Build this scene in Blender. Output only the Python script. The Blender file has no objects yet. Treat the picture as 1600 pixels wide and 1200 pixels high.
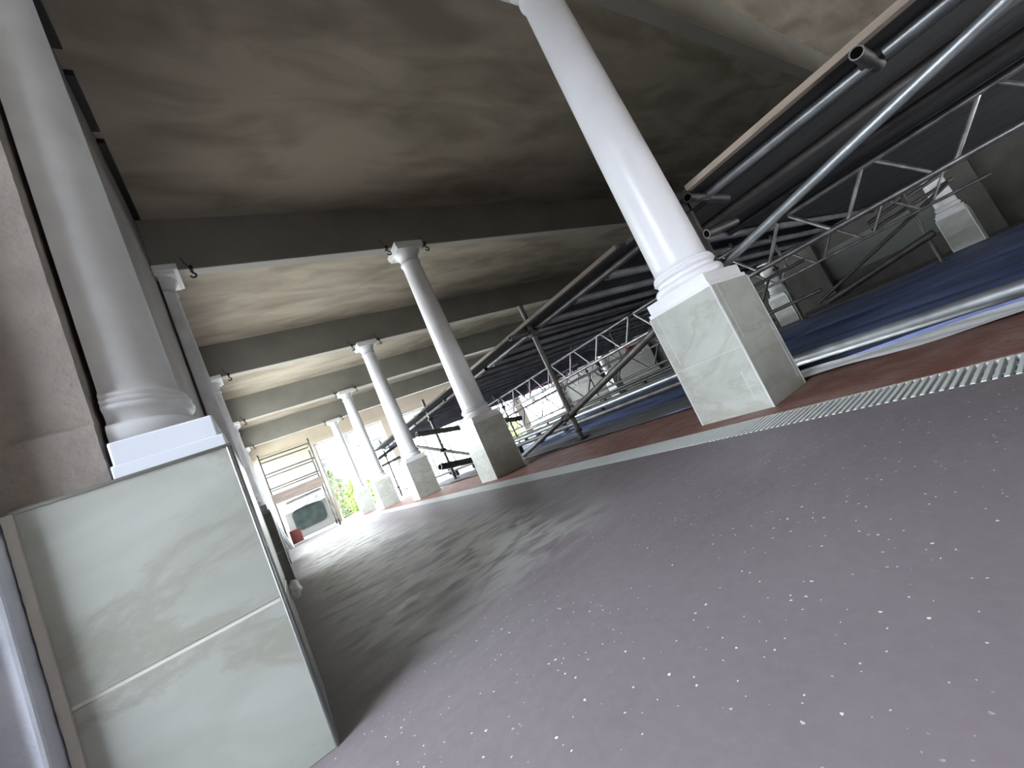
import bpy, bmesh, math, random
from mathutils import Vector, Matrix, Quaternion
random.seed(7)
S = bpy.context.scene
C = S.collection

# ------------------------------------------------------------------ camera
CAM = dict(f=621.3147, yaw=0.59301, pitch=0.10749, roll=-0.42862, h=0.413)
cy, sy = math.cos(CAM['yaw']), math.sin(CAM['yaw']); cp, sp = math.cos(CAM['pitch']), math.sin(CAM['pitch'])
fwd = Vector((sy*cp, cy*cp, sp)); rgt = Vector((cy, -sy, 0)); upv = rgt.cross(fwd)
cr, sr = math.cos(CAM['roll']), math.sin(CAM['roll'])
r2 = rgt*cr + upv*sr; u2 = -rgt*sr + upv*cr
cam_d = bpy.data.cameras.new('camera'); cam = bpy.data.objects.new('camera', cam_d); C.objects.link(cam)
cam_d.sensor_fit = 'HORIZONTAL'; cam_d.sensor_width = 36.0; cam_d.lens = CAM['f']*36/1600
cam_d.clip_start = 0.02; cam_d.clip_end = 300
cam.matrix_world = Matrix(((r2.x, u2.x, -fwd.x, 0), (r2.y, u2.y, -fwd.y, 0), (r2.z, u2.z, -fwd.z, CAM['h']), (0, 0, 0, 1)))
S.camera = cam

# ------------------------------------------------------------------ world: bright overcast sky
W = bpy.data.worlds.new('overcast'); S.world = W; W.use_nodes = True
nt = W.node_tree; nt.nodes.clear()
wo = nt.nodes.new('ShaderNodeOutputWorld'); bg = nt.nodes.new('ShaderNodeBackground')
tc = nt.nodes.new('ShaderNodeTexCoord'); sx = nt.nodes.new('ShaderNodeSeparateXYZ'); rp = nt.nodes.new('ShaderNodeValToRGB')
nt.links.new(tc.outputs['Generated'], sx.inputs[0]); nt.links.new(sx.outputs['Z'], rp.inputs[0]); nt.links.new(rp.outputs[0], bg.inputs[0]); nt.links.new(bg.outputs[0], wo.inputs[0])
rp.color_ramp.elements[0].position = 0.0; rp.color_ramp.elements[0].color = (.95, .97, 1, 1)
rp.color_ramp.elements[1].position = 0.6; rp.color_ramp.elements[1].color = (.90, .95, 1, 1)
bg.inputs[1].default_value = 28.0

# daylight portals: they only steer samples of the sky through the real openings
def portal(name, loc, rot, sx_, sy_):
    l = bpy.data.lights.new(name, 'AREA'); l.shape = 'RECTANGLE'; l.size = sx_; l.size_y = sy_
    l.cycles.is_portal = True
    o = bpy.data.objects.new(name, l); C.objects.link(o); o.location = loc; o.rotation_euler = rot
PI = math.pi
ZC = 3.58      # ceiling height
portal('daylight_portal_left', (-1.15, .50, 1.38), (0, -PI/2, 0), 2.85, .95)
portal('daylight_portal_end', (7.3, 16.35, 1.5), (-PI/2, 0, 0), 11.4, 3.0)
for k_ in range(1, 5): portal('daylight_portal_bay', (-.56, 2.706+3*k_, 1.75), (0, -PI/2, 0), 2.4, 2.4)

S.view_settings.view_transform = 'Standard'; S.view_settings.look = 'None'
S.view_settings.gamma = 1; S.view_settings.use_curve_mapping = False
S.view_settings.exposure = 0.0
S.cycles.use_denoising = True
S.cycles.diffuse_bounces = 6; S.cycles.max_bounces = 10
S.cycles.sample_clamp_indirect = 6

# ------------------------------------------------------------------ mesh helpers
class MB:
    def __init__(s): s.v = []; s.f = []; s.sm = []
    def add(s, vs, fs, smooth=False):
        b = len(s.v); s.v += [tuple(v) for v in vs]
        for f in fs: s.f.append(tuple(b+i for i in f)); s.sm.append(smooth)
        return s
    def box(s, x0, x1, y0, y1, z0, z1):
        return s.add([(x0,y0,z0),(x1,y0,z0),(x1,y1,z0),(x0,y1,z0),(x0,y0,z1),(x1,y0,z1),(x1,y1,z1),(x0,y1,z1)],
                     [(0,3,2,1),(4,5,6,7),(0,1,5,4),(1,2,6,5),(2,3,7,6),(3,0,4,7)])
    def bbox(s, x0, x1, y0, y1, z0, z1, b=.004):
        bm = bmesh.new(); vs = [bm.verts.new(p) for p in ((x0,y0,z0),(x1,y0,z0),(x1,y1,z0),(x0,y1,z0),(x0,y0,z1),(x1,y0,z1),(x1,y1,z1),(x0,y1,z1))]
        for f in ((0,3,2,1),(4,5,6,7),(0,1,5,4),(1,2,6,5),(2,3,7,6),(3,0,4,7)): bm.faces.new([vs[i] for i in f])
        bmesh.ops.bevel(bm, geom=bm.edges[:], offset=b, segments=2, profile=.5, affect='EDGES')
        bm.verts.index_update()
        s.add([v.co[:] for v in bm.verts], [[v.index for v in f.verts] for f in bm.faces]); bm.free(); return s
    def tube(s, a, b, r, n=14, cap=True, hollow=0):
        a, b = Vector(a), Vector(b); d = (b-a).normalized()
        q = Vector((0,0,1)).rotation_difference(d)
        ring = [q @ Vector((math.cos(2*PI*i/n), math.sin(2*PI*i/n), 0)) for i in range(n)]
        vs = [a+v*r for v in ring]+[b+v*r for v in ring]
        s.add(vs, [(i, (i+1) % n, n+(i+1) % n, n+i) for i in range(n)], True)
        if hollow:
            ri = r*hollow; k = min(.3, (b-a).length*.45)
            for p, e in ((a, d), (b, -d)):
                vs = [p+v*r for v in ring]+[p+v*ri for v in ring]+[p+e*k+v*ri for v in ring]
                fs = [(i, (i+1) % n, n+(i+1) % n, n+i) for i in range(n)]+[(n+i, n+(i+1) % n, 2*n+(i+1) % n, 2*n+i) for i in range(n)]
                fs.append(tuple(2*n+i for i in range(n)))
                if e == d: fs = [tuple(reversed(f)) for f in fs]
                s.add(vs, fs)
        elif cap:
            s.add([a+v*r for v in ring], [tuple(reversed(range(n)))]); s.add([b+v*r for v in ring], [tuple(range(n))])
        return s
    def path(s, pts, r, n=10):
        for i in range(len(pts)-1): s.tube(pts[i], pts[i+1], r, n)
        return s
    def lathe(s, prof, cx=0, cy=0, a0=0, a1=2*PI, n=48):
        full = abs(a1-a0-2*PI) < 1e-6; m = n if full else n+1
        vs = []
        for r, z in prof:
            for i in range(m):
                a = a0+(a1-a0)*i/n; vs.append((cx+r*math.cos(a), cy+r*math.sin(a), z))
        fs = []
        for j in range(len(prof)-1):
            for i in range(n):
                k = (i+1) % m if full else i+1
                fs.append((j*m+i, j*m+k, (j+1)*m+k, (j+1)*m+i))
        s.add(vs, fs, True); return s
    def build(s, name, mat, parent=None, bevel=0, **kw):
        me = bpy.data.meshes.new(name); me.from_pydata(s.v, [], s.f); me.update()
        for p, k in zip(me.polygons, s.sm): p.use_smooth = k
        if mat: me.materials.append(mat)
        o = bpy.data.objects.new(name, me); C.objects.link(o)
        if parent: o.parent = parent
        if bevel:
            m = o.modifiers.new('bevel', 'BEVEL'); m.width = bevel; m.segments = 2; m.limit_method = 'ANGLE'
        tag(o, **kw); return o

def tag(o, label=None, cat=None, group=None, kind=None):
    if label: o['label'] = label
    if cat: o['category'] = cat
    if group: o['group'] = group
    if kind: o['kind'] = kind
def thing(name, loc, label, cat, group=None, rz=0):
    o = bpy.data.objects.new(name, None); o.empty_display_size = .05; C.objects.link(o); o.location = loc; o.rotation_euler.z = rz
    tag(o, label, cat, group); return o
def copy_tree(o, parent=None):
    c = o.copy(); C.objects.link(c); c.parent = parent
    for ch in list(o.children): copy_tree(ch, c)
    return c
def struct(mb, name, mat, **kw): return mb.build(name, mat, kind='structure', **kw)

# ------------------------------------------------------------------ materials
def mat(name, base, rough=.6, metal=0, c2=None, scale=4, detail=5, stretch=(1,1,1), lo=.35, hi=.65, bump=0, bscale=None, r2=None, dist=0, coat=0, spec=None):
    m = bpy.data.materials.new(name); m.use_nodes = True; t = m.node_tree; b = t.nodes['Principled BSDF']
    b.inputs['Base Color'].default_value = (*base, 1); b.inputs['Roughness'].default_value = rough; b.inputs['Metallic'].default_value = metal
    if coat: b.inputs['Coat Weight'].default_value = coat; b.inputs['Coat Roughness'].default_value = .15
    if spec is not None: b.inputs['Specular IOR Level'].default_value = spec
    g = t.nodes.new('ShaderNodeNewGeometry'); mp = t.nodes.new('ShaderNodeMapping'); mp.inputs['Scale'].default_value = stretch
    t.links.new(g.outputs['Position'], mp.inputs[0])
    if c2 is not None or r2 is not None:
        n = t.nodes.new('ShaderNodeTexNoise'); n.inputs['Scale'].default_value = scale; n.inputs['Detail'].default_value = detail; n.inputs['Distortion'].default_value = dist
        t.links.new(mp.outputs[0], n.inputs[0])
        mr = t.nodes.new('ShaderNodeMapRange'); mr.inputs['From Min'].default_value = lo; mr.inputs['From Max'].default_value = hi
        t.links.new(n.outputs['Fac'], mr.inputs[0])
        if c2 is not None:
            mx = t.nodes.new('ShaderNodeMix'); mx.data_type = 'RGBA'; mx.inputs[6].default_value = (*base, 1); mx.inputs[7].default_value = (*c2, 1)
            t.links.new(mr.outputs[0], mx.inputs[0]); t.links.new(mx.outputs[2], b.inputs['Base Color'])
            m['mix'] = mx.name
        if r2 is not None:
            mq = t.nodes.new('ShaderNodeMapRange'); mq.inputs['To Min'].default_value = rough; mq.inputs['To Max'].default_value = r2
            t.links.new(mr.outputs[0], mq.inputs[0]); t.links.new(mq.outputs[0], b.inputs['Roughness'])
    if bump:
        n2 = t.nodes.new('ShaderNodeTexNoise'); n2.inputs['Scale'].default_value = bscale or scale*4; n2.inputs['Detail'].default_value = 6
        t.links.new(mp.outputs[0], n2.inputs[0])
        bp = t.nodes.new('ShaderNodeBump'); bp.inputs['Strength'].default_value = bump; bp.inputs['Distance'].default_value = .01
        t.links.new(n2.outputs['Fac'], bp.inputs['Height']); t.links.new(bp.outputs[0], b.inputs['Normal'])
    return m

def marble(name, light, mid, vein):
    m = bpy.data.materials.new(name); m.use_nodes = True; t = m.node_tree; b = t.nodes['Principled BSDF']; L = t.links.new
    b.inputs['Roughness'].default_value = .3
    g = t.nodes.new('ShaderNodeNewGeometry')
    mp = t.nodes.new('ShaderNodeMapping'); mp.inputs['Rotation'].default_value = (.6, .5, .4); mp.inputs['Scale'].default_value = (1, 1, 1.5); L(g.outputs['Position'], mp.inputs[0])
    n1 = t.nodes.new('ShaderNodeTexNoise'); n1.inputs['Scale'].default_value = 4.5; n1.inputs['Detail'].default_value = 9; n1.inputs['Distortion'].default_value = .7; L(mp.outputs[0], n1.inputs[0])
    mr = t.nodes.new('ShaderNodeMapRange'); mr.inputs['From Min'].default_value = .38; mr.inputs['From Max'].default_value = .62; L(n1.outputs['Fac'], mr.inputs[0])
    mx = t.nodes.new('ShaderNodeMix'); mx.data_type = 'RGBA'; mx.inputs[6].default_value = (*light, 1); mx.inputs[7].default_value = (*mid, 1); L(mr.outputs[0], mx.inputs[0])
    n2 = t.nodes.new('ShaderNodeTexNoise'); n2.inputs['Scale'].default_value = 1.9; n2.inputs['Detail'].default_value = 9; n2.inputs['Distortion'].default_value = .6; n2.inputs['Roughness'].default_value = .62; L(mp.outputs[0], n2.inputs[0])
    s1 = t.nodes.new('ShaderNodeMath'); s1.operation = 'SUBTRACT'; s1.inputs[1].default_value = .5; L(n2.outputs['Fac'], s1.inputs[0])
    s2 = t.nodes.new('ShaderNodeMath'); s2.operation = 'ABSOLUTE'; L(s1.outputs[0], s2.inputs[0])
    m2 = t.nodes.new('ShaderNodeMapRange'); m2.inputs['From Min'].default_value = .0; m2.inputs['From Max'].default_value = .05; m2.inputs['To Min'].default_value = .6; m2.inputs['To Max'].default_value = 0; L(s2.outputs[0], m2.inputs[0])
    mx2 = t.nodes.new('ShaderNodeMix'); mx2.data_type = 'RGBA'; L(m2.outputs[0], mx2.inputs[0]); L(mx.outputs[2], mx2.inputs[6]); mx2.inputs[7].default_value = (*vein, 1)
    L(mx2.outputs[2], b.inputs['Base Color'])
    return m

M = {}
M['tile'] = marble('marble_tile', (.50, .525, .485), (.43, .45, .41), (.36, .355, .30))
M['tile_left'] = marble('dimmed_marble_tile', (.335, .352, .325), (.285, .30, .272), (.235, .232, .195))  # same marble, colour darkened to tone down light on the left pedestals
M['white_dim'] = mat('dimmed_white_paint', (.52, .55, .60), .45, c2=(.47, .50, .55), scale=3)  # white darkened in colour so the left plinths look less lit
M['grout'] = mat('tile_grout', (.62, .61, .56), .8)
M['white'] = mat('white_gloss_paint', (.88, .89, .92), .38, c2=(.82, .83, .86), scale=3, bump=.05, bscale=14, coat=.2)
M['shaft_grey'] = mat('grey_shaft', (.58, .59, .60), .5, c2=(.47, .475, .48), scale=5, detail=7, bump=.08, bscale=40)  # greyer than the white of the free-standing columns
M['trim'] = mat('trim_white_metal', (.80, .81, .80), .3, .35)
M['chrome'] = mat('brushed_chrome', (.26, .27, .27), .32, .95)
M['plaster'] = mat('rough_plaster', (.215, .19, .17), .92, c2=(.27, .24, .215), scale=9, bump=.7, bscale=40)
M['mortar'] = mat('adhesive_mortar', (.48, .46, .42), .9, bump=.8, bscale=30)
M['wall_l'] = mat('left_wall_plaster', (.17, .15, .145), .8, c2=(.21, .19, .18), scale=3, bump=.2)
M['cream'] = mat('cream_wall_paint', (.70, .63, .53), .8, c2=(.64, .575, .48), scale=2, bump=.05)
M['ceil'] = mat('stained_ceiling_plaster', (.44, .385, .315), .85, c2=(.265, .225, .178), scale=1.3, detail=8, stretch=(.8, 2.2, 1), lo=.4, hi=.68, bump=.12, bscale=6, dist=.5)
M['beam'] = mat('beam_grey_paint', (.25, .238, .213), .6, c2=(.21, .20, .18), scale=2, bump=.03)
M['beam_edge'] = mat('beam_flange', (.34, .325, .30), .6)
M['black'] = mat('black_fitting', (.012, .012, .013), .5)
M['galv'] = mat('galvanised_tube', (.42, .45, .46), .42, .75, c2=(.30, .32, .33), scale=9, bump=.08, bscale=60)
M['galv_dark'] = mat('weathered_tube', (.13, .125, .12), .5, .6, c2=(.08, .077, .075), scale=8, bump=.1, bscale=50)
M['coupler'] = mat('coupler_steel', (.06, .055, .05), .6, .7, bump=.3, bscale=60)
M['alu'] = mat('girder_alloy', (.46, .45, .45), .4, .8, c2=(.25, .24, .245), scale=9)
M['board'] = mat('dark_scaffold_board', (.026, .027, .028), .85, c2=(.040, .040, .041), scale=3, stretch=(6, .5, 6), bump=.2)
M['board_edge'] = mat('pale_board_edge', (.40, .33, .27), .8, c2=(.30, .25, .2), scale=6, stretch=(4, .6, 4), bump=.2)
M['edge_dark'] = mat('weathered_edge_timber', (.15, .12, .10), .8, c2=(.10, .085, .075), scale=6, stretch=(4, .6, 4))
M['bearer'] = mat('dark_bearer', (.17, .17, .178), .6, .2, c2=(.11, .11, .118), scale=5, bump=.3)
M['blue'] = mat('blue_sheeting', (.042, .06, .14), .42, c2=(.12, .15, .26), scale=2.2, stretch=(2.2, .35, 1), bump=.5, bscale=5, spec=.5)
M['dirtycloth'] = mat('grey_dust_sheet', (.14, .145, .15), .75, c2=(.075, .078, .085), scale=3, stretch=(3, .5, 1), bump=.5, bscale=6)
M['terracotta'] = mat('terracotta_strip', (.16, .07, .052), .62, c2=(.24, .15, .125), scale=6, detail=8, lo=.42, hi=.7, bump=.5, bscale=35)
M['grate'] = mat('white_grating', (.62, .65, .64), .45)
M['channel'] = mat('dark_channel', (.03, .03, .032), .7)
M['redpaint'] = mat('red_paint', (.17, .035, .028), .6, c2=(.12, .025, .02), scale=6)
M['brick'] = mat('red_brick', (.26, .10, .07), .85, c2=(.18, .075, .06), scale=12, bump=.4)
M['wood'] = mat('tower_toeboard', (.24, .19, .165), .8, c2=(.18, .14, .12), scale=4, stretch=(.5, 4, 4))
M['pvc'] = mat('white_window_frame', (.78, .82, .86), .35)
M['sill'] = mat('pale_blue_painted_frame', (.62, .66, .74), .55, c2=(.52, .56, .64), scale=8, bump=.35, bscale=30)
M['darkglass'] = mat('dark_green_glass', (.022, .034, .03), .25, c2=(.045, .06, .055), scale=5)
M['grey'] = mat('grey_render', (.10, .097, .09), .8, c2=(.075, .072, .066), scale=3)
M['shell'] = mat('grey_tub_shell', (.22, .215, .20), .6)
M['dimgrey'] = mat('dim_grey_panel', (.15, .165, .16), .7)
M['plastic'] = mat('white_polythene', (.75, .77, .77), .35, bump=.5, bscale=14)
M['leaf_y'] = mat('yellow_green_leaf', (.16, .22, .03), .6, c2=(.07, .13, .02), scale=5)
M['leaf_g'] = mat('green_leaf', (.04, .075, .025), .6, c2=(.08, .11, .04), scale=5)
M['ground'] = mat('pale_paving', (.62, .60, .54), .9, c2=(.52, .52, .45), scale=1)
M['ground_dim'] = mat('dimmed_ground', (.10, .10, .10), .9, c2=(.075, .075, .075), scale=2)  # dark tone chosen to limit light bounced from unseen ground
M['flare_mauve'] = mat('flare_tinted_girder', (.30, .14, .27), .5, .3, c2=(.22, .11, .21), scale=6)  # mauve is lens flare painted into the girder colour
M['yellow'] = mat('yellow_plastic', (.6, .55, .08), .5)

g = bpy.data.materials.new('window_glass'); g.use_nodes = True; t = g.node_tree; t.nodes.clear()
o_ = t.nodes.new('ShaderNodeOutputMaterial'); tr = t.nodes.new('ShaderNodeBsdfTransparent'); gl = t.nodes.new('ShaderNodeBsdfGlossy'); gl.inputs['Roughness'].default_value = .03
tr.inputs[0].default_value = (.93, .97, .98, 1); ms = t.nodes.new('ShaderNodeMixShader'); fr = t.nodes.new('ShaderNodeFresnel'); fr.inputs[0].default_value = 1.3
t.links.new(fr.outputs[0], ms.inputs[0]); t.links.new(tr.outputs[0], ms.inputs[1]); t.links.new(gl.outputs[0], ms.inputs[2]); t.links.new(ms.outputs[0], o_.inputs[0])
M['glass'] = g
g2 = g.copy(); g2.name = 'dimming_glass'; M['glass_dimming'] = g2  # tint added to cut daylight from the unseen left pane
for n_ in g2.node_tree.nodes:
    if n_.type == 'BSDF_TRANSPARENT': n_.inputs[0].default_value = (.73, .755, .80, 1)
g3 = g.copy(); g3.name = 'dimming_glass_bay'; M['glass_dimming_bay'] = g3  # darker tint added to hold back light from the first left bay window
for n_ in g3.node_tree.nodes:
    if n_.type == 'BSDF_TRANSPARENT': n_.inputs[0].default_value = (.40, .40, .40, 1)

# the floor: mauve-grey resin coat, dusty aisle patch with painted window sheen, white specks
def floor_mat():
    m = bpy.data.materials.new('resin_floor'); m.use_nodes = True; t = m.node_tree; b = t.nodes['Principled BSDF']; L = t.links.new
    g = t.nodes.new('ShaderNodeNewGeometry')
    def noise(scale, detail, st=(1,1,1), dist=0, rot=0):
        mp = t.nodes.new('ShaderNodeMapping'); mp.inputs['Scale'].default_value = st; mp.inputs['Rotation'].default_value = (0, 0, rot); L(g.outputs['Position'], mp.inputs[0])
        n = t.nodes.new('ShaderNodeTexNoise'); n.inputs['Scale'].default_value = scale; n.inputs['Detail'].default_value = detail; n.inputs['Distortion'].default_value = dist; L(mp.outputs[0], n.inputs[0]); return n.outputs['Fac']
    def mr(x, a, b_, c=0, d=1):
        n = t.nodes.new('ShaderNodeMapRange'); n.inputs['From Min'].default_value = a; n.inputs['From Max'].default_value = b_; n.inputs['To Min'].default_value = c; n.inputs['To Max'].default_value = d; L(x, n.inputs[0]); return n.outputs[0]
    def mul(a, b_, op='MULTIPLY'):
        n = t.nodes.new('ShaderNodeMath'); n.operation = op
        for i, x in enumerate((a, b_)):
            if isinstance(x, (int, float)): n.inputs[i].default_value = x
            else: L(x, n.inputs[i])
        return n.outputs[0]
    def mix(fac, a, c):
        n = t.nodes.new('ShaderNodeMix'); n.data_type = 'RGBA'; L(fac, n.inputs[0])
        for i, x in ((6, a), (7, c)):
            if isinstance(x, tuple): n.inputs[i].default_value = (*x, 1)
            else: L(x, n.inputs[i])
        return n.outputs[2]
    sep = t.nodes.new('ShaderNodeSeparateXYZ'); L(g.outputs['Position'], sep.inputs[0])
    base = mix(mr(noise(1.1, 4), .35, .65), (.185, .160, .172), (.150, .132, .140))
    base = mix(mr(noise(45, 3), .3, .7, 0, .35), base, (.215, .195, .205))
    # plaster dust in the aisle, colour lightened where far windows reflect
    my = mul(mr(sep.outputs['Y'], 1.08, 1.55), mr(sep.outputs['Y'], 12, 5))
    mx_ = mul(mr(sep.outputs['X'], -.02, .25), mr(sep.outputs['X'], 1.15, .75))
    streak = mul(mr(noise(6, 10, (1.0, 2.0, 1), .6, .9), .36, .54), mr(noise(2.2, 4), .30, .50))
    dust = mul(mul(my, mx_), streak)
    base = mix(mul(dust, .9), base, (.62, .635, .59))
    # specks
    vo = t.nodes.new('ShaderNodeTexVoronoi'); vo.inputs['Scale'].default_value = 74
    wn = t.nodes.new('ShaderNodeTexNoise'); wn.inputs['Scale'].default_value = 260; wn.inputs['Detail'].default_value = 2; L(g.outputs['Position'], wn.inputs[0])
    wa = t.nodes.new('ShaderNodeVectorMath'); wa.operation = 'MULTIPLY_ADD'; wa.inputs[1].default_value = (.005, .005, 0); L(wn.outputs['Color'], wa.inputs[0]); L(g.outputs['Position'], wa.inputs[2])
    L(wa.outputs[0], vo.inputs['Vector'])
    sc = t.nodes.new('ShaderNodeSeparateColor'); L(vo.outputs['Color'], sc.inputs[0])
    rad = mr(sc.outputs[0], .30, 1, 0, .17)
    spk = mul(rad, vo.outputs['Distance'], 'GREATER_THAN')
    spk = mul(spk, mr(noise(4, 5), .40, .48))
    spk = mul(spk, mr(sep.outputs['Y'], 1.4, .9))
    base = mix(mul(spk, .9), base, (.78, .78, .76))
    L(base, b.inputs['Base Color']); b.inputs['Specular IOR Level'].default_value = .32
    ro = mr(noise(7, 6, (1, 2, 1), .5, .5), .35, .65, .52, .64)
    L(ro, b.inputs['Roughness'])
    bp = t.nodes.new('ShaderNodeBump'); bp.inputs['Strength'].default_value = .25; bp.inputs['Distance'].default_value = .0015
    h = mul(noise(60, 4), mul(streak, 1.2), 'ADD'); L(h, bp.inputs['Height']); L(bp.outputs[0], b.inputs['Normal'])
    return m
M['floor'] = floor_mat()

# ------------------------------------------------------------------ setting
XF = 13.6     # far side wall
YE = 16.0     # end wall
YB = -4.0     # wall behind the camera
PX0 = 2.78    # pool edge, near side
PX1 = 10.6    # pool edge, far side
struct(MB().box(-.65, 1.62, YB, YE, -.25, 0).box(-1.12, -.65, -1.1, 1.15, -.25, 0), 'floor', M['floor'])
struct(MB().box(1.62, 1.86, YB, YE, -.25, -.07), 'trim_1', M['channel'])
struct(MB().box(1.86, PX0, YB, YE, -.25, 0), 'trim_2', M['terracotta'])
struct(MB().box(PX0, PX1, YB, YE, -.9, -.4), 'floor_pool', M['channel'])
struct(MB().box(PX1, XF, YB, YE, -.9, 0), 'floor_far', M['grey'])
struct(MB().box(-.65, XF+.2, YB-.2, YE+.26, ZC, ZC+.2).box(-1.12, -.65, -1.1, 1.15, 2.85, 3.0), 'ceiling', M['ceil'])
# left wall: rough brick pier end and long wall behind the half columns
wl = MB().box(-.50, -.235, 1.16, 4.45, 0, ZC); 
for k in range(1, 5):
    y0 = 1.5+3*k; wl.box(-.50, -.235, y0-.05, y0+2.45, 0, .55).box(-.50, -.235, y0-.05, y0+2.45, 2.95, ZC).box(-.50, -.235, y0+2.45, y0+2.95, 0, ZC)
struct(wl, 'wall_left', M['wall_l'])
for k in range(1, 5):
    y0 = 1.5+3*k
    w_ = struct(MB().box(-.46, -.40, y0-.05, y0+2.45, .55, .61).box(-.46, -.40, y0-.05, y0+2.45, 2.89, 2.95).box(-.46, -.40, y0-.05, y0+.01, .61, 2.89).box(-.46, -.40, y0+2.39, y0+2.45, .61, 2.89), 'window_%d' % (9+k), M['pvc'])
    MB().box(-.455, -.405, y0+1.17, y0+1.23, .61, 2.89).build('window_frame', M['pvc'], w_)
    MB().add([(-.43, y0, .6), (-.43, y0+2.4, .6), (-.43, y0+2.4, 2.9), (-.43, y0, 2.9)], [(0,1,2,3)]).build('pane', M['glass_dimming_bay' if k == 1 else 'glass'], w_)
# rough rendered pier beside the first half column, in two lifts
pm = MB()
def rough_block(mb, x0, x1, y0, y1, z0, z1, seed, amp=.004, nx=10, nz=40):
    rnd = random.Random(seed); b = len(mb.v)
    vs = []
    for j in range(nz+1):
        for i in range(nx+1):
            u = i/nx; w = j/nz; e = 1.6 if i in (0, nx) else 1
            vs.append((x0+(x1-x0)*u+(rnd.uniform(-amp, amp)*(.45 if e > 1 else 1) if 0 < j < nz else 0), y0+rnd.uniform(-amp, amp)*.7, z0+(z1-z0)*w))
    fs = [(j*(nx+1)+i, j*(nx+1)+i+1, (j+1)*(nx+1)+i+1, (j+1)*(nx+1)+i) for j in range(nz) for i in range(nx)]
    mb.add(vs, fs, True)
    L_ = [j*(nx+1) for j in range(nz+1)]; R_ = [j*(nx+1)+nx for j in range(nz+1)]
    for side, x in ((L_, x0), (R_, x1)):
        for j in range(nz):
            a, c = vs[side[j]], vs[side[j+1]]
            q = [(a[0], a[1], a[2]), (c[0], c[1], c[2]), (x, y1, c[2]), (x, y1, a[2])]
            mb.add(q, [(0, 1, 2, 3) if side is L_ else (3, 2, 1, 0)])
    mb.add([(x0,y0,z1),(x1,y0,z1),(x1,y1,z1),(x0,y1,z1)], [(0,1,2,3)])
rough_block(pm, -.42, -.228, 1.052, 1.158, .762, ZC-.002, 3, amp=.0009, nz=160)
rough_block(pm, -.42, -.2265, 1.040, 1.158, .640, .760, 4, amp=.001, nx=12, nz=14)
struct(pm, 'trim_3', M['plaster'])
# behind the camera
struct(MB().box(-.65, XF, YB-.2, YB, 0, ZC), 'wall_back', M['cream'])
struct(MB().box(XF, XF+.2, YB, YE, 0, ZC), 'wall_far', M['grey'])

# end wall with its openings: (x0, x1, z0, z1)
OPEN = [(1.76, 4.30, 0.0, 2.98), (4.78, 7.55, 0.0, 2.90), (8.0, 10.4, 0.0, 2.90), (10.85, 13.2, 0.0, 2.90)]
ew = MB(); x = -.5
for (a, b, z0, z1) in OPEN:
    ew.box(x, a, YE, YE+.25, 0, ZC); ew.box(a, b, YE, YE+.25, z1, ZC); x = b
ew.box(x, XF+.2, YE, YE+.25, 0, ZC)
struct(ew, 'wall_end', M['cream'])
struct(MB().box(-.235, XF, YE-.03, YE, 3.08, 3.13), 'trim_4', M['cream'])
def window(n, a, b, z1, mull, trans, door=False):
    o = struct(MB().box(a, b, YE+.16, YE+.20, 0, .05).box(a, b, YE+.13, YE+.2, z1-.07, z1), ('door_%d' if door else 'window_%d') % n, M['pvc'])
    f = MB()
    for xm, w in mull: f.box(xm-w/2, xm+w/2, YE+.12, YE+.21, 0.0, z1)
    for z, w in trans: f.box(a, b, YE+.125, YE+.205, z-w/2, z+w/2)
    f.build('window_frame', M['pvc'], o)
    p = MB().add([(a, YE+.165, 0), (b, YE+.165, 0), (b, YE+.165, z1), (a, YE+.165, z1)], [(0,1,2,3)])
    p.build('pane', M['glass'], o)
    return o
window(1, *OPEN[0][:2], 2.98, [(1.80, .08), (2.92, .14), (3.62, .07), (4.26, .08)], [(2.13, .16), (2.34, .10)], True)
window(2, *OPEN[1][:2], 2.90, [(4.82, .08), (5.7, .07), (6.6, .07), (7.51, .08)], [(2.13, .12)])
window(3, *OPEN[2][:2], 2.90, [(8.04, .08), (8.8, .07), (9.6, .07), (10.36, .08)], [(2.13, .12)])
window(4, *OPEN[3][:2], 2.90, [(10.89, .08), (11.6, .07), (12.4, .07), (13.16, .08)], [(2.13, .12)])

# left opening beside the camera: stepped painted frame, pane set back in an added reveal
wf = struct(MB().bbox(-.425, -.362, .965, 1.045, 0, .64, .006), 'window_5', M['sill'])
MB().bbox(-.47, -.405, .93, .99, 0, 2.85, .006).bbox(-1.12, -1.04, .90, .97, 0, 2.85, .006).bbox(-1.12, -1.04, .03, .10, 0, 2.85).bbox(-1.12, -1.04, .08, .91, 2.77, 2.85).bbox(-1.11, -1.05, .08, .91, 0, .08).build('window_frame', M['sill'], wf)
MB().add([(-1.08, .08, .0), (-1.08, .91, .0), (-1.08, .91, 2.8), (-1.08, .08, 2.8)], [(0,1,2,3)]).build('pane', M['glass_dimming'], wf)
struct(MB().box(-.66, -.42, YB, -1.0, 0, ZC).box(-.66, -.43, -1.02, 1.17, 2.85, ZC).box(-1.12, -.64, -1.15, -.98, 0, 2.85).box(-1.12, -1.02, -1.0, .05, 0, 2.85).box(-1.12, -.49, .95, 1.17, 0, 2.85), 'wall_window', M['cream'])  # unseen reveal walls, added to narrow and lessen the left daylight

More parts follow.
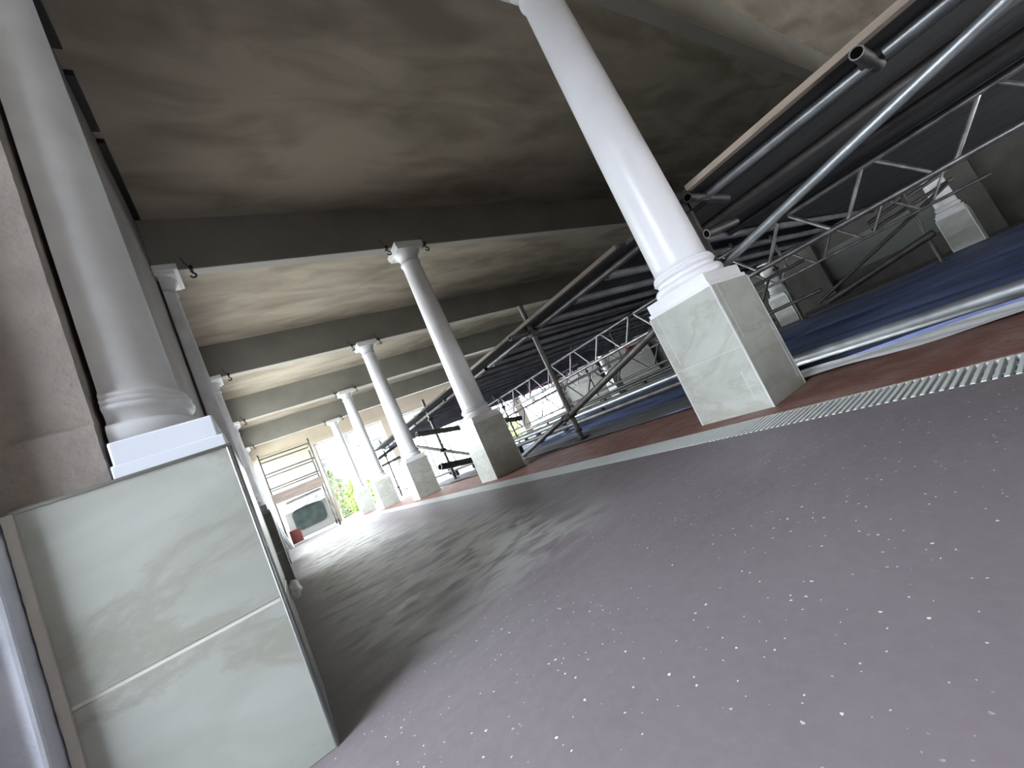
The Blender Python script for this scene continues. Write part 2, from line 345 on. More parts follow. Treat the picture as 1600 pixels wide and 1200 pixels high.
# ------------------------------------------------------------------ columns
SP = 3.0; HP = .660
def column_profile(zt):
    """shaft with base rings and cap, from the top of the plinth to the underside of the abacus"""
    q = lambda L_: [(r, .735+(z-.735)*.78) for r, z in L_]
    p = q([(.170, .735), (.178, .738), (.186, .750), (.189, .768), (.186, .786), (.178, .798), (.166, .803), (.160, .808), (.158, .822), (.161, .834),
         (.166, .838), (.171, .843), (.173, .849), (.170, .856), (.164, .859), (.168, .862), (.170, .868), (.167, .874), (.160, .877), (.163, .881), (.164, .886), (.160, .892), (.1505, .900), (.148, .93)])
    for i in range(1, 11):
        u = i/10; p.append((.148-.035*u**1.25, .887+(zt-.24-.887)*u))
    z = zt-.24
    p += [(.122, z+.004), (.127, z+.012), (.127, z+.022), (.122, z+.030), (.113, z+.036), (.113, z+.085), (.118, z+.090), (.122, z+.097), (.124, z+.104),
          (.136, z+.125), (.150, z+.142), (.160, z+.152), (.165, z+.160)]
    return p
def tiled_pedestal(w, d, h, joints, side):
    """one tiled block: courses parted by fine joints"""
    b = MB(); z = 0
    for zj in list(joints)+[h]:
        b.bbox(-w/2, w/2, -d/2, d/2, z, zj-(.004 if zj != h else 0), .0025); z = zj
    return b
def free_column(loc, label, group, lod=False):
    t = thing('tiled_base_column', loc, label, 'column', group)
    W, D = .40, .40
    p = tiled_pedestal(W, D, HP, (.33,), 0).build('tiled_pedestal', M['tile'], t)
    MB().box(-W/2+.003, W/2-.003, -D/2+.003, D/2-.003, .002, HP-.004).build('grout', M['grout'], p)
    for sx_, sy_ in ((-1,-1), (-1,1), (1,-1), (1,1)):
        e = MB(); x = sx_*W/2; y = sy_*D/2
        e.box(min(x, x-sx_*.007)-.001, max(x, x-sx_*.007)+.001, min(y, y-sy_*.007)-.001, max(y, y-sy_*.007)+.001, 0, HP)
        e.build('corner_trim', M['trim'], p)
    if not lod:
        sc = MB()     # scribed strips on the tiles beside the corners
        sc.box(-.1515, -.1485, -D/2-.0008, -D/2+.001, .36, .655).box(.158, .161, -D/2-.0008, -D/2+.001, .05, .36)
        sc.box(-W/2-.0008, -W/2+.001, .145, .148, .36, .655).box(-W/2-.0008, -W/2+.001, -.135, -.132, .05, .21)
        sc.build('scribed_strip', M['trim'], p)
    MB().bbox(-.196, .196, -.196, .196, HP-.001, .682, .003).bbox(-.186, .186, -.186, .186, .680, .738, .004).build('plinth', M['white'], t)
    MB().lathe(column_profile(3.03), n=32 if lod else 56).build('shaft', M['white'], t)
    zt = 3.03-.24+.160
    MB().bbox(-.165, .165, -.165, .165, zt-.004, zt+.022, .004).bbox(-.178, .178, -.178, .178, zt+.020, 3.028, .004).build('capital', M['white'], t)
    return t
words = ['nearest', 'second', 'third', 'fourth', 'farthest']
first = free_column((2.2, 1.206, 0), 'large white round column on a marble-tiled pedestal, nearest of the free-standing row by the drain', 'free-standing columns beside the drain')
lab = {1: 'white round column on tiled pedestal, second of the free-standing row, scaffolding ending behind its pedestal',
       2: 'white round column on tiled pedestal, third of the free-standing row, dark side facing the camera',
       3: 'white round column on tiled pedestal, fourth of the free-standing row, before the glazed end wall',
       4: 'white round column on tiled pedestal, farthest and smallest of the row, beside the garden door'}
for k in range(1, 5):
    c = copy_tree(first); c.location = (2.2, 1.206+SP*k, 0); c['label'] = lab[k]
far = free_column((11.0, 1.206, 0), 'white column on pedestal across the pool, rightmost of the far row, behind dark tubes', 'columns across the pool', True)
lab = {1: 'white column on pedestal across the pool, seen just right of the nearest tiled pedestal', 2: 'white column on pedestal across the pool, just left of the nearest tiled pedestal',
       3: 'white column on pedestal across the pool, third from the far right, seen through the girders', 4: 'white column on pedestal across the pool, farthest one, close to the bright end windows'}
for k in range(1, 5):
    c = copy_tree(far); c.location = (11.0, 1.206+SP*k, 0); c['label'] = lab[k]

# half columns engaged to the left wall
def half_column(loc, label, group):
    t = thing('engaged_half_column', loc, label, 'column', group)     # origin on the wall face, x=-.235
    D = .40; y0, y1 = -.193, D-.193
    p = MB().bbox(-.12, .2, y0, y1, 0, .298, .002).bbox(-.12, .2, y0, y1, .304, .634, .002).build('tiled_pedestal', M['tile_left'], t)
    MB().box(-.118, .197, y0+.003, y1-.003, .001, .631).build('grout', M['grout'], p)
    e = MB(); e.tube((.196, y0+.004, 0), (.196, y0+.004, .637), .0055, 10); e.box(.199, .2025, y0+.006, y0+.022, 0, .637); e.box(-.12, .202, y0-.003, y0+.004, .631, .637); e.build('edge_trim', M['chrome'], p)
    e = MB(); e.tube((.196, y1-.004, 0), (.196, y1-.004, .637), .0055, 10); e.build('edge_trim', M['chrome'], p)
    MB().bbox(.016, .197, -.188, .188, .636, .664, .003).bbox(.019, .188, -.180, .180, .662, .712, .004).build('plinth', M['white_dim'], t)
    MB().box(-.002, .018, -.05, .05, .70, 2.95).build('backing_strip', M['wall_l'], t)
    pr = [(r*.79, z-.026) for r, z in column_profile(3.056)]
    MB().lathe(pr, cx=.018, a0=-PI/2, a1=PI/2, n=32).build('shaft', M['shaft_grey'], t)
    zt = 3.03-.24+.160
    MB().bbox(0, .150, -.150, .150, zt-.004, zt+.022, .004).bbox(0, .178, -.178, .178, zt+.020, 3.028, .004).build('capital', M['white'], t)
    return t
hc = half_column((-.235, 1.206, 0), 'big white half column on a two-tile marble pedestal, nearest the camera at left', 'half columns along the left wall')
mm = MB(); random.seed(3)
rough_block(mm, -.1235, -.110, -.199, -.19, 0, .632, 8, amp=.0009, nx=3, nz=70)
mm.build('mortar_bead', M['mortar'], hc)
lab = {1: 'white half column on the left wall, second from the camera, its dark pedestal beyond the chrome edge', 2: 'white half column on the left wall, third from the camera',
       3: 'white half column on the left wall, fourth from the camera', 4: 'white half column on the left wall, farthest, above the mobile tower'}
src = hc
for k in range(1, 5):
    c = src.copy(); C.objects.link(c); c.location = (-.235, 1.206+SP*k, 0); c['label'] = lab[k]
    for ch in list(src.children):
        if ch.name.startswith('mortar'): continue
        copy_tree(ch, c)

# ------------------------------------------------------------------ beams over every pair of columns
bl = ['grey ceiling beam over the nearest columns, crossing the top right', 'dark ceiling beam over the second pair of columns, deepest across the picture', 'grey ceiling beam over the third column of the row',
      'grey ceiling beam over the fourth column of the row', 'grey ceiling beam over the farthest column, before the end wall']
for k in range(5):
    y = 1.206+SP*k; t = thing('ceiling_beam', (0, y, 0), bl[k], 'beam', 'ceiling beams')
    MB().bbox(-.235, XF, -.050, .050, 3.042, ZC, .004).build('web', M['beam'], t)
    MB().bbox(-.235, XF, -.056, .056, 3.029, 3.043, .002).build('bottom_flange', M['beam_edge'], t)
# small black hooks clamped below the beams either side of the columns
hk = None
for k in (1, 2, 3, 4):
    for x, wd in ((.04, 'just right of the left half column'), (1.96, 'left of the free column capital'), (2.47, 'right of the free column capital')):
        y = 1.206+SP*k
        lb = 'small black cable hook under the %s beam, %s' % (words[k], wd)
        if hk is None:
            hk = thing('beam_hook', (x, y-.06, 3.03), lb, 'hook', 'black hooks under the beams')
            MB().bbox(-.016, .016, -.012, .05, -.012, .03, .003).tube((0, 0, 0), (.0, 0, -.05), .007, 8).build('clamp', M['black'], hk)
            MB().path([(0,0,-.045), (.022,-.008,-.065), (.018,-.008,-.092), (-.008,-.004,-.096), (-.022,0,-.075)], .009, 8).build('hook', M['black'], hk)
            MB().path([(-.01,.0,.02), (-.035,-.006,.06), (-.05,-.006,.12)], .004, 6).build('cable', M['black'], hk)
        else:
            c = copy_tree(hk); c.location = (x, y-.06, 3.03); c['label'] = lb

# ------------------------------------------------------------------ drain grating and pool side
gm = MB(); y = -1.2
while y < YE-.3:
    gm.bbox(1.628, 1.852, y, y+.0115, -.012, .001, .002) if y < 2.2 else gm.box(1.628, 1.852, y, y+.0115, -.012, .001)
    y += .0215
dg = gm.build('drain_grating', M['grate'], label='long white slatted overflow grating set between grey floor and red strip', cat='drain grating')
MB().box(1.622, 1.630, -1.2, YE-.3, -.03, -.002).box(1.850, 1.858, -1.2, YE-.3, -.03, -.002).box(1.70, 1.71, -1.2, YE-.3, -.03, -.012).box(1.77, 1.78, -1.2, YE-.3, -.03, -.012).build('rail', M['grate'], dg)

# sheeting laid over the pool, wrinkled along its length
def sheet(name, x0, x1, y0, y1, zf, nx, ny, m, label, cat):
    mb = MB(); vs = []
    for j in range(ny+1):
        for i in range(nx+1):
            x = x0+(x1-x0)*i/nx; y = y0+(y1-y0)*j/ny; vs.append((x, y, zf(x, y)))
    mb.add(vs, [(j*(nx+1)+i, j*(nx+1)+i+1, (j+1)*(nx+1)+i+1, (j+1)*(nx+1)+i) for j in range(ny) for i in range(nx)], True)
    return mb.build(name, m, label=label, cat=cat)
def fold(x, y):
    return .018*math.sin(x*9+.7*math.sin(y*1.3))+.012*math.sin(x*21+y*.9)+.010*math.sin(y*4+x*2)
sheet('blue_tarpaulin', 3.02, 10.5, -2.5, 15.6, lambda x, y: -.04+fold(x, y)*1.1+.10*max(0, min(1, (2.5-y)/2.5))*max(0, min(1, (x-4)/4)), 150, 150, M['blue'], 'wrinkled dark blue sheeting spread over the pool under the scaffold deck', 'tarpaulin')
sheet('dust_sheet', 2.70, 3.5, 1.3, 9.5, lambda x, y: .016+.006*math.sin(x*30+y*2)+.004*math.sin(y*7)-.012*(x-2.7), 30, 120, M['dirtycloth'], 'narrow grey dust sheet lying along the pool edge behind the first column', 'dust sheet')
sheet('white_sheet_edge', 2.50, 2.74, -1.4, 1.15, lambda x, y: .010+.007*math.sin(y*9+x*20)+.004*math.sin(x*60), 12, 60, M['plastic'], 'thin white polythene strip lying under the pipe right of the nearest pedestal', 'plastic sheet')
MB().tube((2.585, -1.5, .062), (2.93, 1.22, .062), .037, 20, hollow=.85).build('floor_pipe', M['galv'], label='thick pale pipe lying on the pool edge right of the nearest pedestal', cat='pipe')

# ------------------------------------------------------------------ scaffolding
R_ = .030
def coupler(mb, p, r=R_):
    x, y, z = p
    mb.bbox(x-r*1.5, x+r*1.5, y-r*1.5, y+r*1.5, z-r*.9, z+r*.9, .006); mb.tube((x+r*1.5, y, z), (x+r*2.6, y, z), .010, 8)
def scaf_tube(a, b, label, m='galv_dark', group='scaffold tubes', r=R_, coup=(), name='scaffold_tube', hollow=.8):
    a = Vector(a); b = Vector(b)
    o = MB().tube(a, b, r, 16, hollow=hollow).build(name, M[m], label=label, cat='scaffold tube', group=group)
    for p in coup:
        k = MB(); coupler(k, p, r); k.build('coupler', M['coupler'], o)
    return o
XS = 2.90
std = [(1.36, 1.45, 'mostly behind the nearest column'), (3.48, 1.69, 'between first and second columns'),
       (5.60, 1.62, 'behind the second column'), (7.70, 1.76, 'between second and third columns'),
       (10.1, 1.8, 'behind the third column'), (12.5, 1.86, 'farthest, before the fourth column')]
for y, h, w in std:
    x = XS if y < 6 else 3.0 if y < 9 else 3.1
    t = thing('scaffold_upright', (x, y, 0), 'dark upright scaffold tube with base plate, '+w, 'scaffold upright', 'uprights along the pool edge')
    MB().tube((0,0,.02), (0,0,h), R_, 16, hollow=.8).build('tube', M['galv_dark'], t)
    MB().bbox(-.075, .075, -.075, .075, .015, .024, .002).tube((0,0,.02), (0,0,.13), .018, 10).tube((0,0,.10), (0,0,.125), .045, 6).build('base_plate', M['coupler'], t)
    for zc in (.30, 1.32):
        k = MB(); coupler(k, (0, 0, zc)); k.build('coupler', M['coupler'], t)
for n, (x, y, h) in enumerate([(6.0, 9.8, 1.3), (9.6, 1.4, 1.9), (9.6, 3.5, 1.35), (9.6, 5.6, 1.35), (9.6, 9.8, 1.35)]):
    t = thing('scaffold_upright', (x, y, 0), 'dark scaffold upright %s, %s' % ('standing mid pool' if x < 7 else 'near the far pool edge', ['toward the end windows', 'at the far right before the dim wall', 'right of the nearest pedestal', 'seen left of the nearest pedestal', 'before the end windows'][n]), 'scaffold upright', 'uprights over the pool')
    MB().tube((0,0,.0), (0,0,h), R_, 12).build('tube', M['galv_dark'], t)
    MB().bbox(-.075, .075, -.075, .075, .0, .02, .002).build('base_plate', M['coupler'], t)
    k = MB(); coupler(k, (0, 0, h-.15)); k.build('coupler', M['coupler'], t)

# tubes along the edge of the deck
scaf_tube((2.965, -1.6, 1.335), (2.965, .24, 1.335), 'grey tube under the near deck edge, upper length at the top right', 'galv', 'edge tubes')
scaf_tube((2.965, .285, 1.335), (2.965, 1.24, 1.335), 'grey tube under the near deck edge, lower length ending behind the nearest column', 'galv', 'edge tubes')
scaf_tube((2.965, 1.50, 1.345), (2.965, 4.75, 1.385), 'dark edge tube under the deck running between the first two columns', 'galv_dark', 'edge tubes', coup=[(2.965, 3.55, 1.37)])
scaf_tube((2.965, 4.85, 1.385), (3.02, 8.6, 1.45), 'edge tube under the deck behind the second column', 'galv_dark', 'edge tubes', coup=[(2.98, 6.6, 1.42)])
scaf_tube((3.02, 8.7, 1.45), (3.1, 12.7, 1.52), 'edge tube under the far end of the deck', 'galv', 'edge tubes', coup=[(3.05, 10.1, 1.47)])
# cross tubes with open ends poking out past the edge
scaf_tube((2.70, .285, 1.335), (3.08, .285, 1.335), 'short cross tube with its round open end facing us at the top right', 'galv_dark', 'cross tubes at the deck edge', coup=[(2.965, .285, 1.35)])
scaf_tube((2.72, 1.235, 1.330), (3.3, 1.26, 1.32), 'cross tube with open end just right of the nearest column', 'galv_dark', 'cross tubes at the deck edge', coup=[(2.90, 1.26, 1.315)])
scaf_tube((2.60, 3.52, 1.36), (5.6, 3.56, 1.33), 'cross tube with open end near the upright between the first two columns', 'galv_dark', 'cross tubes at the deck edge', coup=[(2.90, 3.50, 1.355)])
scaf_tube((2.75, 1.25, 1.06), (2.99, 1.16, 1.07), 'stub of tube clamped to the upright right of the nearest column', 'galv_dark', 'cross tubes at the deck edge')
# long diagonal brace along the edge, one straight tube in two lengths
bd0 = Vector((2.86, 4.70, .05)); bd1 = Vector((2.86, 1.37, .84)); bd2 = Vector((2.86, -.9, 1.385))
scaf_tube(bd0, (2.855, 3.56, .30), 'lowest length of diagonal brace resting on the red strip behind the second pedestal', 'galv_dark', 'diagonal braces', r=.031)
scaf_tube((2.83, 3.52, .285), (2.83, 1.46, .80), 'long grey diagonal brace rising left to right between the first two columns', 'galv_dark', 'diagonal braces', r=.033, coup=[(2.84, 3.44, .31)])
scaf_tube((2.95, 1.33, .855), (2.95, -1.1, 1.40), 'bright steel diagonal tube rising from the nearest pedestal to the top right', 'galv', 'diagonal braces', r=.029)
# low tubes along the pool
for x, z, y0, y1, m, w in ((3.75, .135, 1.9, 15, 'galv_dark', 'first'), (4.25, .20, 2.1, 15, 'galv', 'second'), (4.9, .20, 2.3, 15, 'galv_dark', 'third'), (6.0, .10, 2.7, 15, 'galv', 'fourth'), (7.6, .22, 3.3, 15, 'galv_dark', 'fifth'), (9.4, .25, 3.9, 14, 'galv_dark', 'farthest')):
    lt = scaf_tube((x, y0, z), (x, y1, z), 'long low scaffold tube lying lengthwise over the sheeting, %s from the pool edge' % w, m, 'low tubes over the pool', r=.036, hollow=0)
    for yy in (y0+.6, 6.2, 9.4, 12.8): MB().bbox(x-.04, x+.04, yy-.04, yy+.04, -.09, z-.034, .004).build('support_block', M['board'], lt)
scaf_tube((9.5, 3.1, .20), (9.5, .9, 1.10), 'thin dark diagonal brace in front of the far pedestals', 'galv_dark', 'far diagonal braces', r=.03)
scaf_tube((9.5, 2.95, .15), (9.5, 1.3, .50), 'thick dark tube sloping low before the dim far wall', 'galv_dark', 'far diagonal braces', r=.06)
scaf_tube((9.45, 1.9, .98), (10.0, .9, 1.16), 'dark guard tube crossing the rightmost far column, lower one', 'galv_dark', 'far guard tubes', r=.03)
scaf_tube((9.45, 1.9, 1.12), (10.0, .9, 1.32), 'dark guard tube crossing the rightmost far column, upper one', 'galv_dark', 'far guard tubes', r=.03)
# clutter between second and third columns
scaf_tube((2.36, 7.62, .985), (3.45, 7.6, .345), 'pale tube sloping down between the second and third columns', 'trim', 'diagonal braces', r=.036, coup=[(2.95, 7.62, .64)])  # white colour stands in for window light falling on this tube
scaf_tube((2.72, 7.5, .36), (3.6, 7.8, .20), 'fat dark tube end lying low between the second and third columns', 'galv_dark', 'low tubes over the pool', r=.065)
scaf_tube((2.6, 7.66, 1.13), (5.0, 7.66, .60), 'thick dark tube sloping under the deck behind the second column', 'galv_dark', 'diagonal braces', r=.055)
scaf_tube((2.65, 12.3, 1.25), (3.9, 12.5, 1.62), 'tube sloping across the farthest upright', 'galv_dark', 'diagonal braces', r=.05)
scaf_tube((2.5, 12.4, 1.05), (3.9, 12.4, 1.15), 'level tube across the farthest upright', 'galv_dark', 'cross tubes at the deck edge', r=.04)

# bearers under the deck
def zdeck(y): return 1.365 if y < 1.9 else 1.395+.0145*(y-1.9)
OB = 'first second third fourth fifth sixth seventh eighth ninth tenth eleventh twelfth thirteenth fourteenth fifteenth sixteenth seventeenth eighteenth nineteenth twentieth'.split()
OB += ['twenty-'+w for w in OB[:9]]
nb = 0; b0 = None; y = 1.85
while y < 12.5:
    z = zdeck(y)-.045
    if b0 is None:
        b0 = MB().tube((-3.4, 0, 0), (3.4, 0, 0), .040, 14).build('deck_bearer', M['bearer'], label='dark round bearer under the scaffold deck, one of the close-set row', cat='bearer', group='bearers under the far deck'); o = b0
    else: o = b0.copy(); C.objects.link(o)
    o['label'] = 'round bearer crossing under the far deck, %s one going away from the nearest column' % OB[nb]; nb += 1
    o.location = (6.43, y, z); y += .48 if y < 7 else .55
# near deck: boards lengthwise, a pale edge board first; far deck the same beyond
def board(L, m, w=.225):
    t = MB().bbox(-w/2, w/2, 0, L, 0, .038, .003); return t
eb = board(2.84, None, .06).build('scaffold_board', M['board_edge'], label='pale timber edge board of the near deck at upper right', cat='scaffold board', group='deck boards'); eb.location = (2.75, -1.62, 1.368)
eb2 = board(4.0, None, .05).build('scaffold_board', M['edge_dark'], label='edge board of the deck between the first and second columns', cat='scaffold board', group='deck boards'); eb2.location = (2.77, 1.9, 1.392); eb2.rotation_euler.x = .0145
for i, (y, l) in enumerate(((5.9, 'edge board of the deck behind the second column'), (9.0, 'edge board at the far end of the deck'))):
    c = board(3.06 if i == 0 else 3.6, None, .05).build('scaffold_board', M['board'], label=l, cat='scaffold board', group='deck boards'); c.location = (2.78+.0*i, y, zdeck(y)-.003); c.rotation_euler.x = .0145
ORD = 'first second third fourth fifth sixth seventh eighth ninth tenth eleventh twelfth thirteenth fourteenth fifteenth sixteenth seventeenth eighteenth nineteenth twentieth'.split()
ORD += ['twenty-'+w for w in ORD[:9]]+['thirtieth']
protoN = protoF = None
for i in range(1, 30):
    x = 2.665+.232*i; dz = random.uniform(-.004, .004)
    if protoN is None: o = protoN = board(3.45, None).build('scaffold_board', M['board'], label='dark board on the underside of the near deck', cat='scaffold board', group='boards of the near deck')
    else: o = protoN.copy(); C.objects.link(o)
    o['label'] = 'dark underside board of the near deck, %s in from the pale edge board' % ORD[i-1]
    o.location = (x, -1.62, 1.372+dz)
    if i <= 2:
        cuts = [1.9, 3.43, 3.53, 5.55, 5.65, 7.64, 7.76, 10.04, 10.16, 12.44, 12.56, 12.6]
        for a_, b_, w_ in zip(cuts[0:-2:2], cuts[1:-1:2], ('nearest', 'second', 'third', 'fourth', 'farthest')):
            o = board(b_-a_, None).build('scaffold_board', M['board'], label='short dark far deck board, %s length, %s row from the edge' % (w_, ORD[i-1]), cat='scaffold board', group='boards of the far deck')
            o.location = (x, a_, zdeck(a_+.001)-.002); o.rotation_euler.x = .0145
        continue
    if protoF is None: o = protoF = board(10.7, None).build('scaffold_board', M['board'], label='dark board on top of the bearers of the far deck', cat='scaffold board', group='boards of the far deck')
    else: o = protoF.copy(); C.objects.link(o)
    o['label'] = 'dark board lying on the far deck bearers, %s in from the column side' % ORD[i-1]
    o.location = (x, 1.9, zdeck(1.9)+dz-.002); o.rotation_euler.x = .0145
# long stripes of tube beneath the near deck
for x, y0, y1, w in ((3.6, -1.5, 1.8, 'first'), (4.4, -1.5, 1.8, 'second'), (5.3, -1.5, 1.8, 'third')):
    scaf_tube((x, y0, 1.318), (x, y1, 1.318), 'dull tube running under the near deck boards, %s in from the edge tube' % w, 'galv_dark', 'tubes under the near deck', r=.034, hollow=0)

# lattice girders
def girder(x, zb, zt, y0, y1, ytop, per, label, m, gap=.03):
    t = thing('lattice_girder', (x, y0, 0), label, 'lattice girder', 'lattice girders')
    MB().tube((0, 0, zt), (0, y1-y0, zt), .022, 12).build('top_chord', M[m], t)
    MB().tube((0, 0, zb), (0, y1-y0, zb), .024, 12).build('bottom_chord', M[m], t)
    y = ytop; n = 0
    while y < y1-.4:
        for a, b in ((y-.045, y-per/2+.06), (y+.045, y+per/2-.06)):
            if a > y0 and b > y0 and b < y1:
                MB().tube((0, a-y0, zt), (0, b-y0, zb), .017, 10).build('lattice_bar', M[m], t)
        for yy in (y+.30,):
            pass
        y += per; n += 1
    for yy in (2.1, 5.2, 8.4, 11.6):
        if yy > y0+.1: MB().tube((0, yy-y0, zt), (0, yy-y0, zdeck(yy)-.06), .016, 10).build('hanger', M['galv_dark'], t)
    for k in range(int((y1-y0)/2.2)):
        MB().tube((0, .9+2.2*k, zt), (0, 1.0+2.2*k, zt), .030, 12).build('joint_sleeve', M['coupler'], t)
    return t
girder(5.0, .895, 1.255, -1.6, 12.6, -1.39, .735, 'light alloy lattice girder hanging under the deck, nearest and brightest', 'alu')
girder(6.1, .415, .845, 1.9, 13.0, 2.3, .95, 'dark lattice girder set lowest behind the diagonal brace', 'galv_dark')
girder(6.9, .92, 1.25, 7.2, 13.0, 7.6, .735, 'lattice girder tinted mauve by painted lens flare, behind the second one, bright windows beyond', 'flare_mauve')
girder(9.1, .90, 1.26, .5, 13.0, .8, .735, 'grey lattice girder farthest over the pool', 'alu')

# red net bag and yellow item hung in the scaffolding
def blob(name, c, r, m, seed, label, cat, sq=(1,1,1)):
    bm = bmesh.new(); bmesh.ops.create_icosphere(bm, subdivisions=3, radius=1); rnd = random.Random(seed); ph = [rnd.uniform(0, 6) for _ in range(6)]
    for v in bm.verts:
        k = 1+.22*math.sin(3*v.co.x+ph[0])*math.sin(4*v.co.y+ph[1])+.15*math.sin(7*v.co.z+ph[2]+3*v.co.x)
        v.co = Vector((c[0]+v.co.x*k*r*sq[0], c[1]+v.co.y*k*r*sq[1], c[2]+v.co.z*k*r*sq[2]))
    bm.verts.index_update(); mb = MB().add([v.co[:] for v in bm.verts], [[v.index for v in f.verts] for f in bm.faces], True); bm.free()
    return mb.build(name, m, label=label, cat=cat)
blob('red_cloth', (6.0, 4.84, .885), .085, M['redpaint'], 1, 'crumpled red cloth on the lowest girder near the nearest pedestal', 'cloth', (1, 1.5, .6))
blob('red_cloth', (3.10, 10.06, .80), .09, M['redpaint'], 4, 'crumpled red cloth hanging behind the third column', 'cloth', (.7, 1, 2))
blob('plastic_scrap', (-.022, 1.392, .262), .020, M['plastic'], 2, 'torn white plastic scrap stuck to the far corner of the nearest left pedestal', 'plastic scrap', (.8, 1.0, 1.2))

# ------------------------------------------------------------------ mobile tower before the end wall
t = thing('mobile_access_tower', (0, 13.8, 0), 'small wheeled access tower with guard rails and toe boards at the far left', 'access tower')
X0, X1, Y0, Y1 = .04, 1.42, 0.0, .75
for px_ in (X0, X1):
    for py_ in (Y0, Y1):
        MB().tube((px_, py_, .16), (px_, py_, 2.86 if py_ == Y0 else 2.6), .026, 10).build('post', M['galv_dark'], t)
        cst = MB().tube((px_-.02, py_, .075), (px_+.02, py_, .075), .075, 16).build('castor', M['black'], t)
        MB().bbox(px_-.03, px_+.03, py_-.03, py_+.03, .12, .18, .004).build('castor_fork', M['coupler'], cst)
for z in (1.78, 2.22, 2.70):
    for py_ in (Y0, Y1): MB().tube((X0, py_, z), (X1, py_, z), .020, 8).build('guard_rail', M['galv_dark'], t)
for px_ in (X0, X1):
    for z in (.35, .75, 1.15, 2.22, 2.70): MB().tube((px_, Y0, z), (px_, Y1, z), .018, 8).build('rung', M['galv_dark'], t)
MB().tube((X1, Y0, .35), (X1, Y1, 1.15), .015, 8).build('brace', M['galv_dark'], t)
MB().bbox(X0-.03, X1+.03, Y0-.045, Y0-.022, 1.34, 1.60, .003).build('toe_board', M['wood'], t)
MB().bbox(X0-.03, X1+.03, Y1+.022, Y1+.045, 1.40, 1.60, .003).build('toe_board', M['wood'], t)
MB().bbox(X0-.0, X1+.0, Y0+.03, Y1-.03, 1.36, 1.40, .003).build('platform', M['wood'], t)
for zz, yy in ((1.22, .2), (1.25, .45)):
    MB().tube((.30, 13.8+yy, zz), (1.30, 13.8+yy, zz+.03), .03, 10).build('steel_tube', M['galv'], label='loose steel tube slung under the tower platform, %s' % ('front one' if yy < .3 else 'rear one'), cat='tube')
# panelled tub unit behind the tower
t = thing('spa_tub', (.15, 14.75, 0), 'grey spa tub with rounded dark green front panel behind the wheeled tower', 'spa tub')
MB().bbox(0, 1.25, 0, .95, .10, 1.10, .03).build('shell', M['shell'], t)
def rr(x0, x1, z0, z1, r, y, d):
    pts = []
    for cx_, cz_, a in ((x1-r, z0+r, -PI/2), (x1-r, z1-r, 0), (x0+r, z1-r, PI/2), (x0+r, z0+r, PI)):
        for i in range(7): pts.append((cx_+r*math.cos(a+PI/2*i/6), cz_+r*math.sin(a+PI/2*i/6)))
    n = len(pts); vs = [(p[0], y, p[1]) for p in pts]+[(p[0], y+d, p[1]) for p in pts]
    return MB().add(vs, [tuple(range(n)), tuple(reversed(range(n, 2*n)))]+[(i, n+i, n+(i+1) % n, (i+1) % n) for i in range(n)])
rr(.20, 1.12, .33, .98, .16, -.02, .03).build('front_panel', M['darkglass'], t)
MB().bbox(-.04, 1.32, -.10, 1.0, .0, .10, .01).build('base_step', M['white'], t)
sm = sheet('polythene_cover', .10, 1.46, 14.66, 15.74, lambda x, y: 1.125+.02*math.sin(x*9+y*5)+.015*math.sin(y*17)+.02*math.sin(x*23), 30, 26, M['plastic'], 'crumpled white polythene cover lying over the spa tub', 'plastic cover')
sheet_f = MB(); vs = []
for j in range(9):
    for i in range(31):
        u = i/30; w = j/8; vs.append((.10+1.3*u, 14.655-.02*w+.015*math.sin(u*30+w*3), 1.13-w*(.15+.02*math.sin(u*9))))
sheet_f.add(vs, [(j*31+i, j*31+i+1, (j+1)*31+i+1, (j+1)*31+i) for j in range(8) for i in range(30)], True)
sheet_f.build('hanging_edge', M['plastic'], sm)
MB().bbox(.12, .40, 13.55, 13.75, .06, .44, .01).build('red_crate', M['redpaint'], label='dull red crate on the floor by the left wall before the tower', cat='crate')
bk = None; n = 0
for (bx, by, bz) in [(-.12+.0*i, 13.3+.24*j, .0+.066*i) for i in range(9) for j in range(2)]:
    lb = 'red brick in the stack against the left wall, %s column, %s' % ('front' if n % 2 == 0 else 'rear', ['bottom one', 'second up', 'third up', 'fourth up', 'fifth up', 'sixth up', 'seventh up', 'eighth up', 'topmost'][n//2])
    if bk is None: bk = MB().bbox(-.0525, .0525, -.11, .11, 0, .065, .004).build('red_brick', M['brick'], label=lb, cat='brick', group='bricks stacked by the left wall'); o = bk
    else: o = bk.copy(); C.objects.link(o); o['label'] = lb
    o.location = (bx, by, bz); o.rotation_euler.z = random.uniform(-.08, .08); n += 1
MB().tube((.06, 12.9, 0.0), (-.17, 12.95, 1.1), .05, 14, hollow=.85).build('leaning_pipe', M['galv'], label='grey pipe leaning against the left wall beside the brick stack', cat='pipe')
# step before the end wall
MB().bbox(-.2, 1.60, 14.3, 14.62, 0, .05, .008).build('floor_step', M['white'], label='low white step across the floor before the spa tub', cat='step')

# dim panels on the far wall and pale louvres
struct(MB().bbox(XF-.03, XF-.001, 1.2, 3.9, .50, 1.30, .004), 'window_6', M['dimgrey'])
struct(MB().bbox(XF-.03, XF-.001, 4.95, 5.2, .45, 1.08, .004), 'window_7', M['dimgrey'])
fw = MB()
for k in range(5): fw.bbox(XF-.25, XF-.001, .9+3*k, 1.5+3*k, 0, ZC, .01)
struct(fw, 'trim_5', M['grey'])

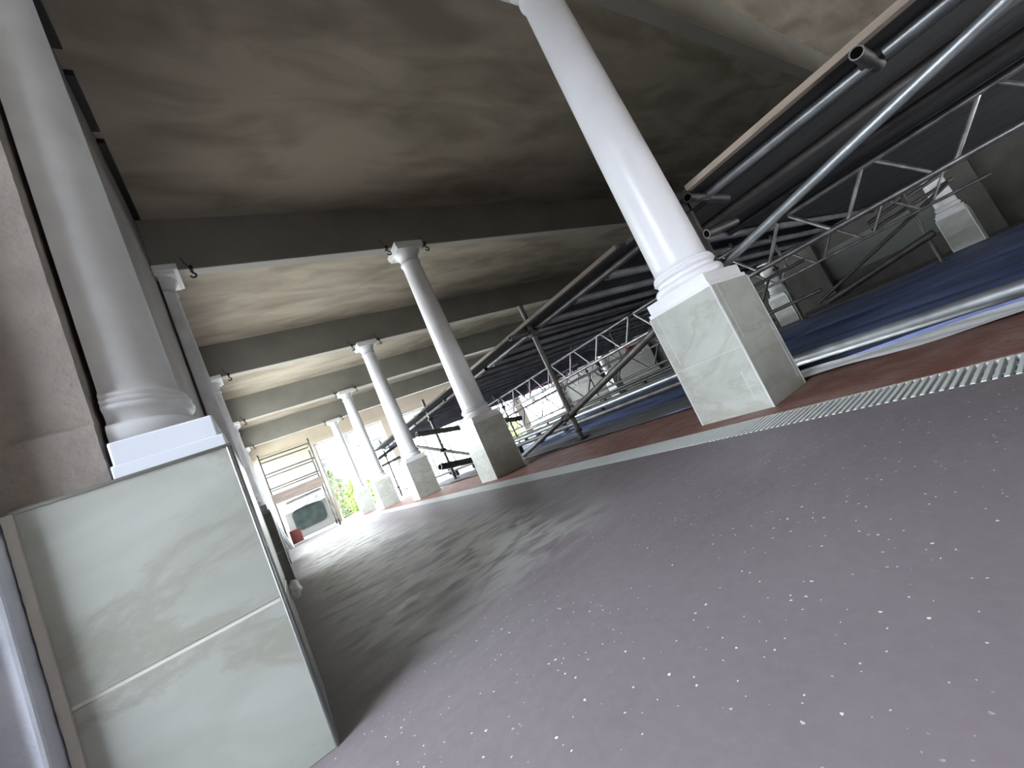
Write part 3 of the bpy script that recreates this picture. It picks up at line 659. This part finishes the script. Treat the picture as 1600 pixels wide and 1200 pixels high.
# ------------------------------------------------------------------ outside the end wall
struct(MB().box(-40, 60, YE+.25, 70, -.30, -.06).box(-40, -.65, 5.5, YE+.25, -.30, -.06), 'ground', M['ground'])
struct(MB().box(-40, -.65, -40, 5.5, -.30, -.06), 'ground_unseen', M['ground_dim'])  # unseen ground, darkened so less light bounces up to the near ceiling
MB().bbox(1.0, 3.9, 23.0, 23.3, -.06, 1.15, .01).build('garden_wall', M['brick'], label='low red brick garden wall outside the glazed door', cat='garden wall')
def shrub(name, c, r, h, m, n, seed, label):
    rnd = random.Random(seed); mb = MB()
    for i in range(n):
        a = rnd.uniform(0, 2*PI); zz = rnd.random(); rr_ = r*math.sqrt(rnd.random())*math.sin(PI*(.18+.75*zz))
        p = Vector((c[0]+rr_*math.cos(a), c[1]+rr_*math.sin(a), c[2]+h*zz)); L_ = rnd.uniform(.05, .11)
        q = Quaternion((rnd.uniform(-1,1), rnd.uniform(-1,1), rnd.uniform(-1,1), rnd.uniform(-1,1))).normalized()
        mb.add([p+q @ Vector(v)*L_ for v in ((0,-1,0),(.5,0,.1),(0,1,0),(-.5,0,.1))], [(0,1,2,3)])
    t = thing(name, (0, 0, 0), label, 'shrub', 'garden shrubs')
    mb.build('foliage', m, t)
    st = MB()
    for i in range(5):
        a = i*1.3; st.tube((c[0], c[1], c[2]), (c[0]+r*.5*math.cos(a), c[1]+r*.5*math.sin(a), c[2]+h*.7), .02, 6)
    st.build('stem', M['brick'], t)
shrub('garden_shrub', (3.2, 19.6, -.06), .7, 1.6, M['leaf_y'], 1500, 1, 'bright yellow-green shrub outside the glazed door')
shrub('garden_shrub', (2.4, 21.4, -.06), .75, 2.5, M['leaf_g'], 1700, 2, 'taller mid green shrub outside the glazed door, left of the yellow one')
shrub('garden_shrub', (12.2, 20.0, -.06), .9, 1.2, M['leaf_y'], 1300, 3, 'yellow-green shrub outside the windows beyond the pool')
shrub('garden_shrub', (8.6, 24.0, -.06), 1.2, 3.2, M['leaf_g'], 1500, 5, 'large green shrub outside, seen over the deck edge')

for i, (y0, y1) in enumerate(((1.30, 2.56), (2.72, 3.14), (3.24, 4.10))):
    MB().bbox(-.234, -.188, y0, y1, 3.535, 3.579, .003).build('dark_slot_strip', M['black'], label='black strip standing for a dark slot at the top of the left wall, %s' % ('upper length', 'short middle length', 'lower length')[i], cat='dark slot', group='dark slots on the left wall')  # added black strips stand in for dark slots between wall and ceiling

fb = thing('slatted_fence', (0, 22.35, 0), 'brown slatted timber fence outside behind the garden shrubs', 'fence')
sl = MB()
for i in range(7): sl.bbox(1.2, 4.6, -.02, .02, .15+.3*i, .36+.3*i, .004)
sl.build('slat_panel', M['wood'], fb)
for x in (1.25, 2.9, 4.55): MB().bbox(x-.05, x+.05, .02, .12, -.06, 2.35, .004).build('post', M['brick'], fb)
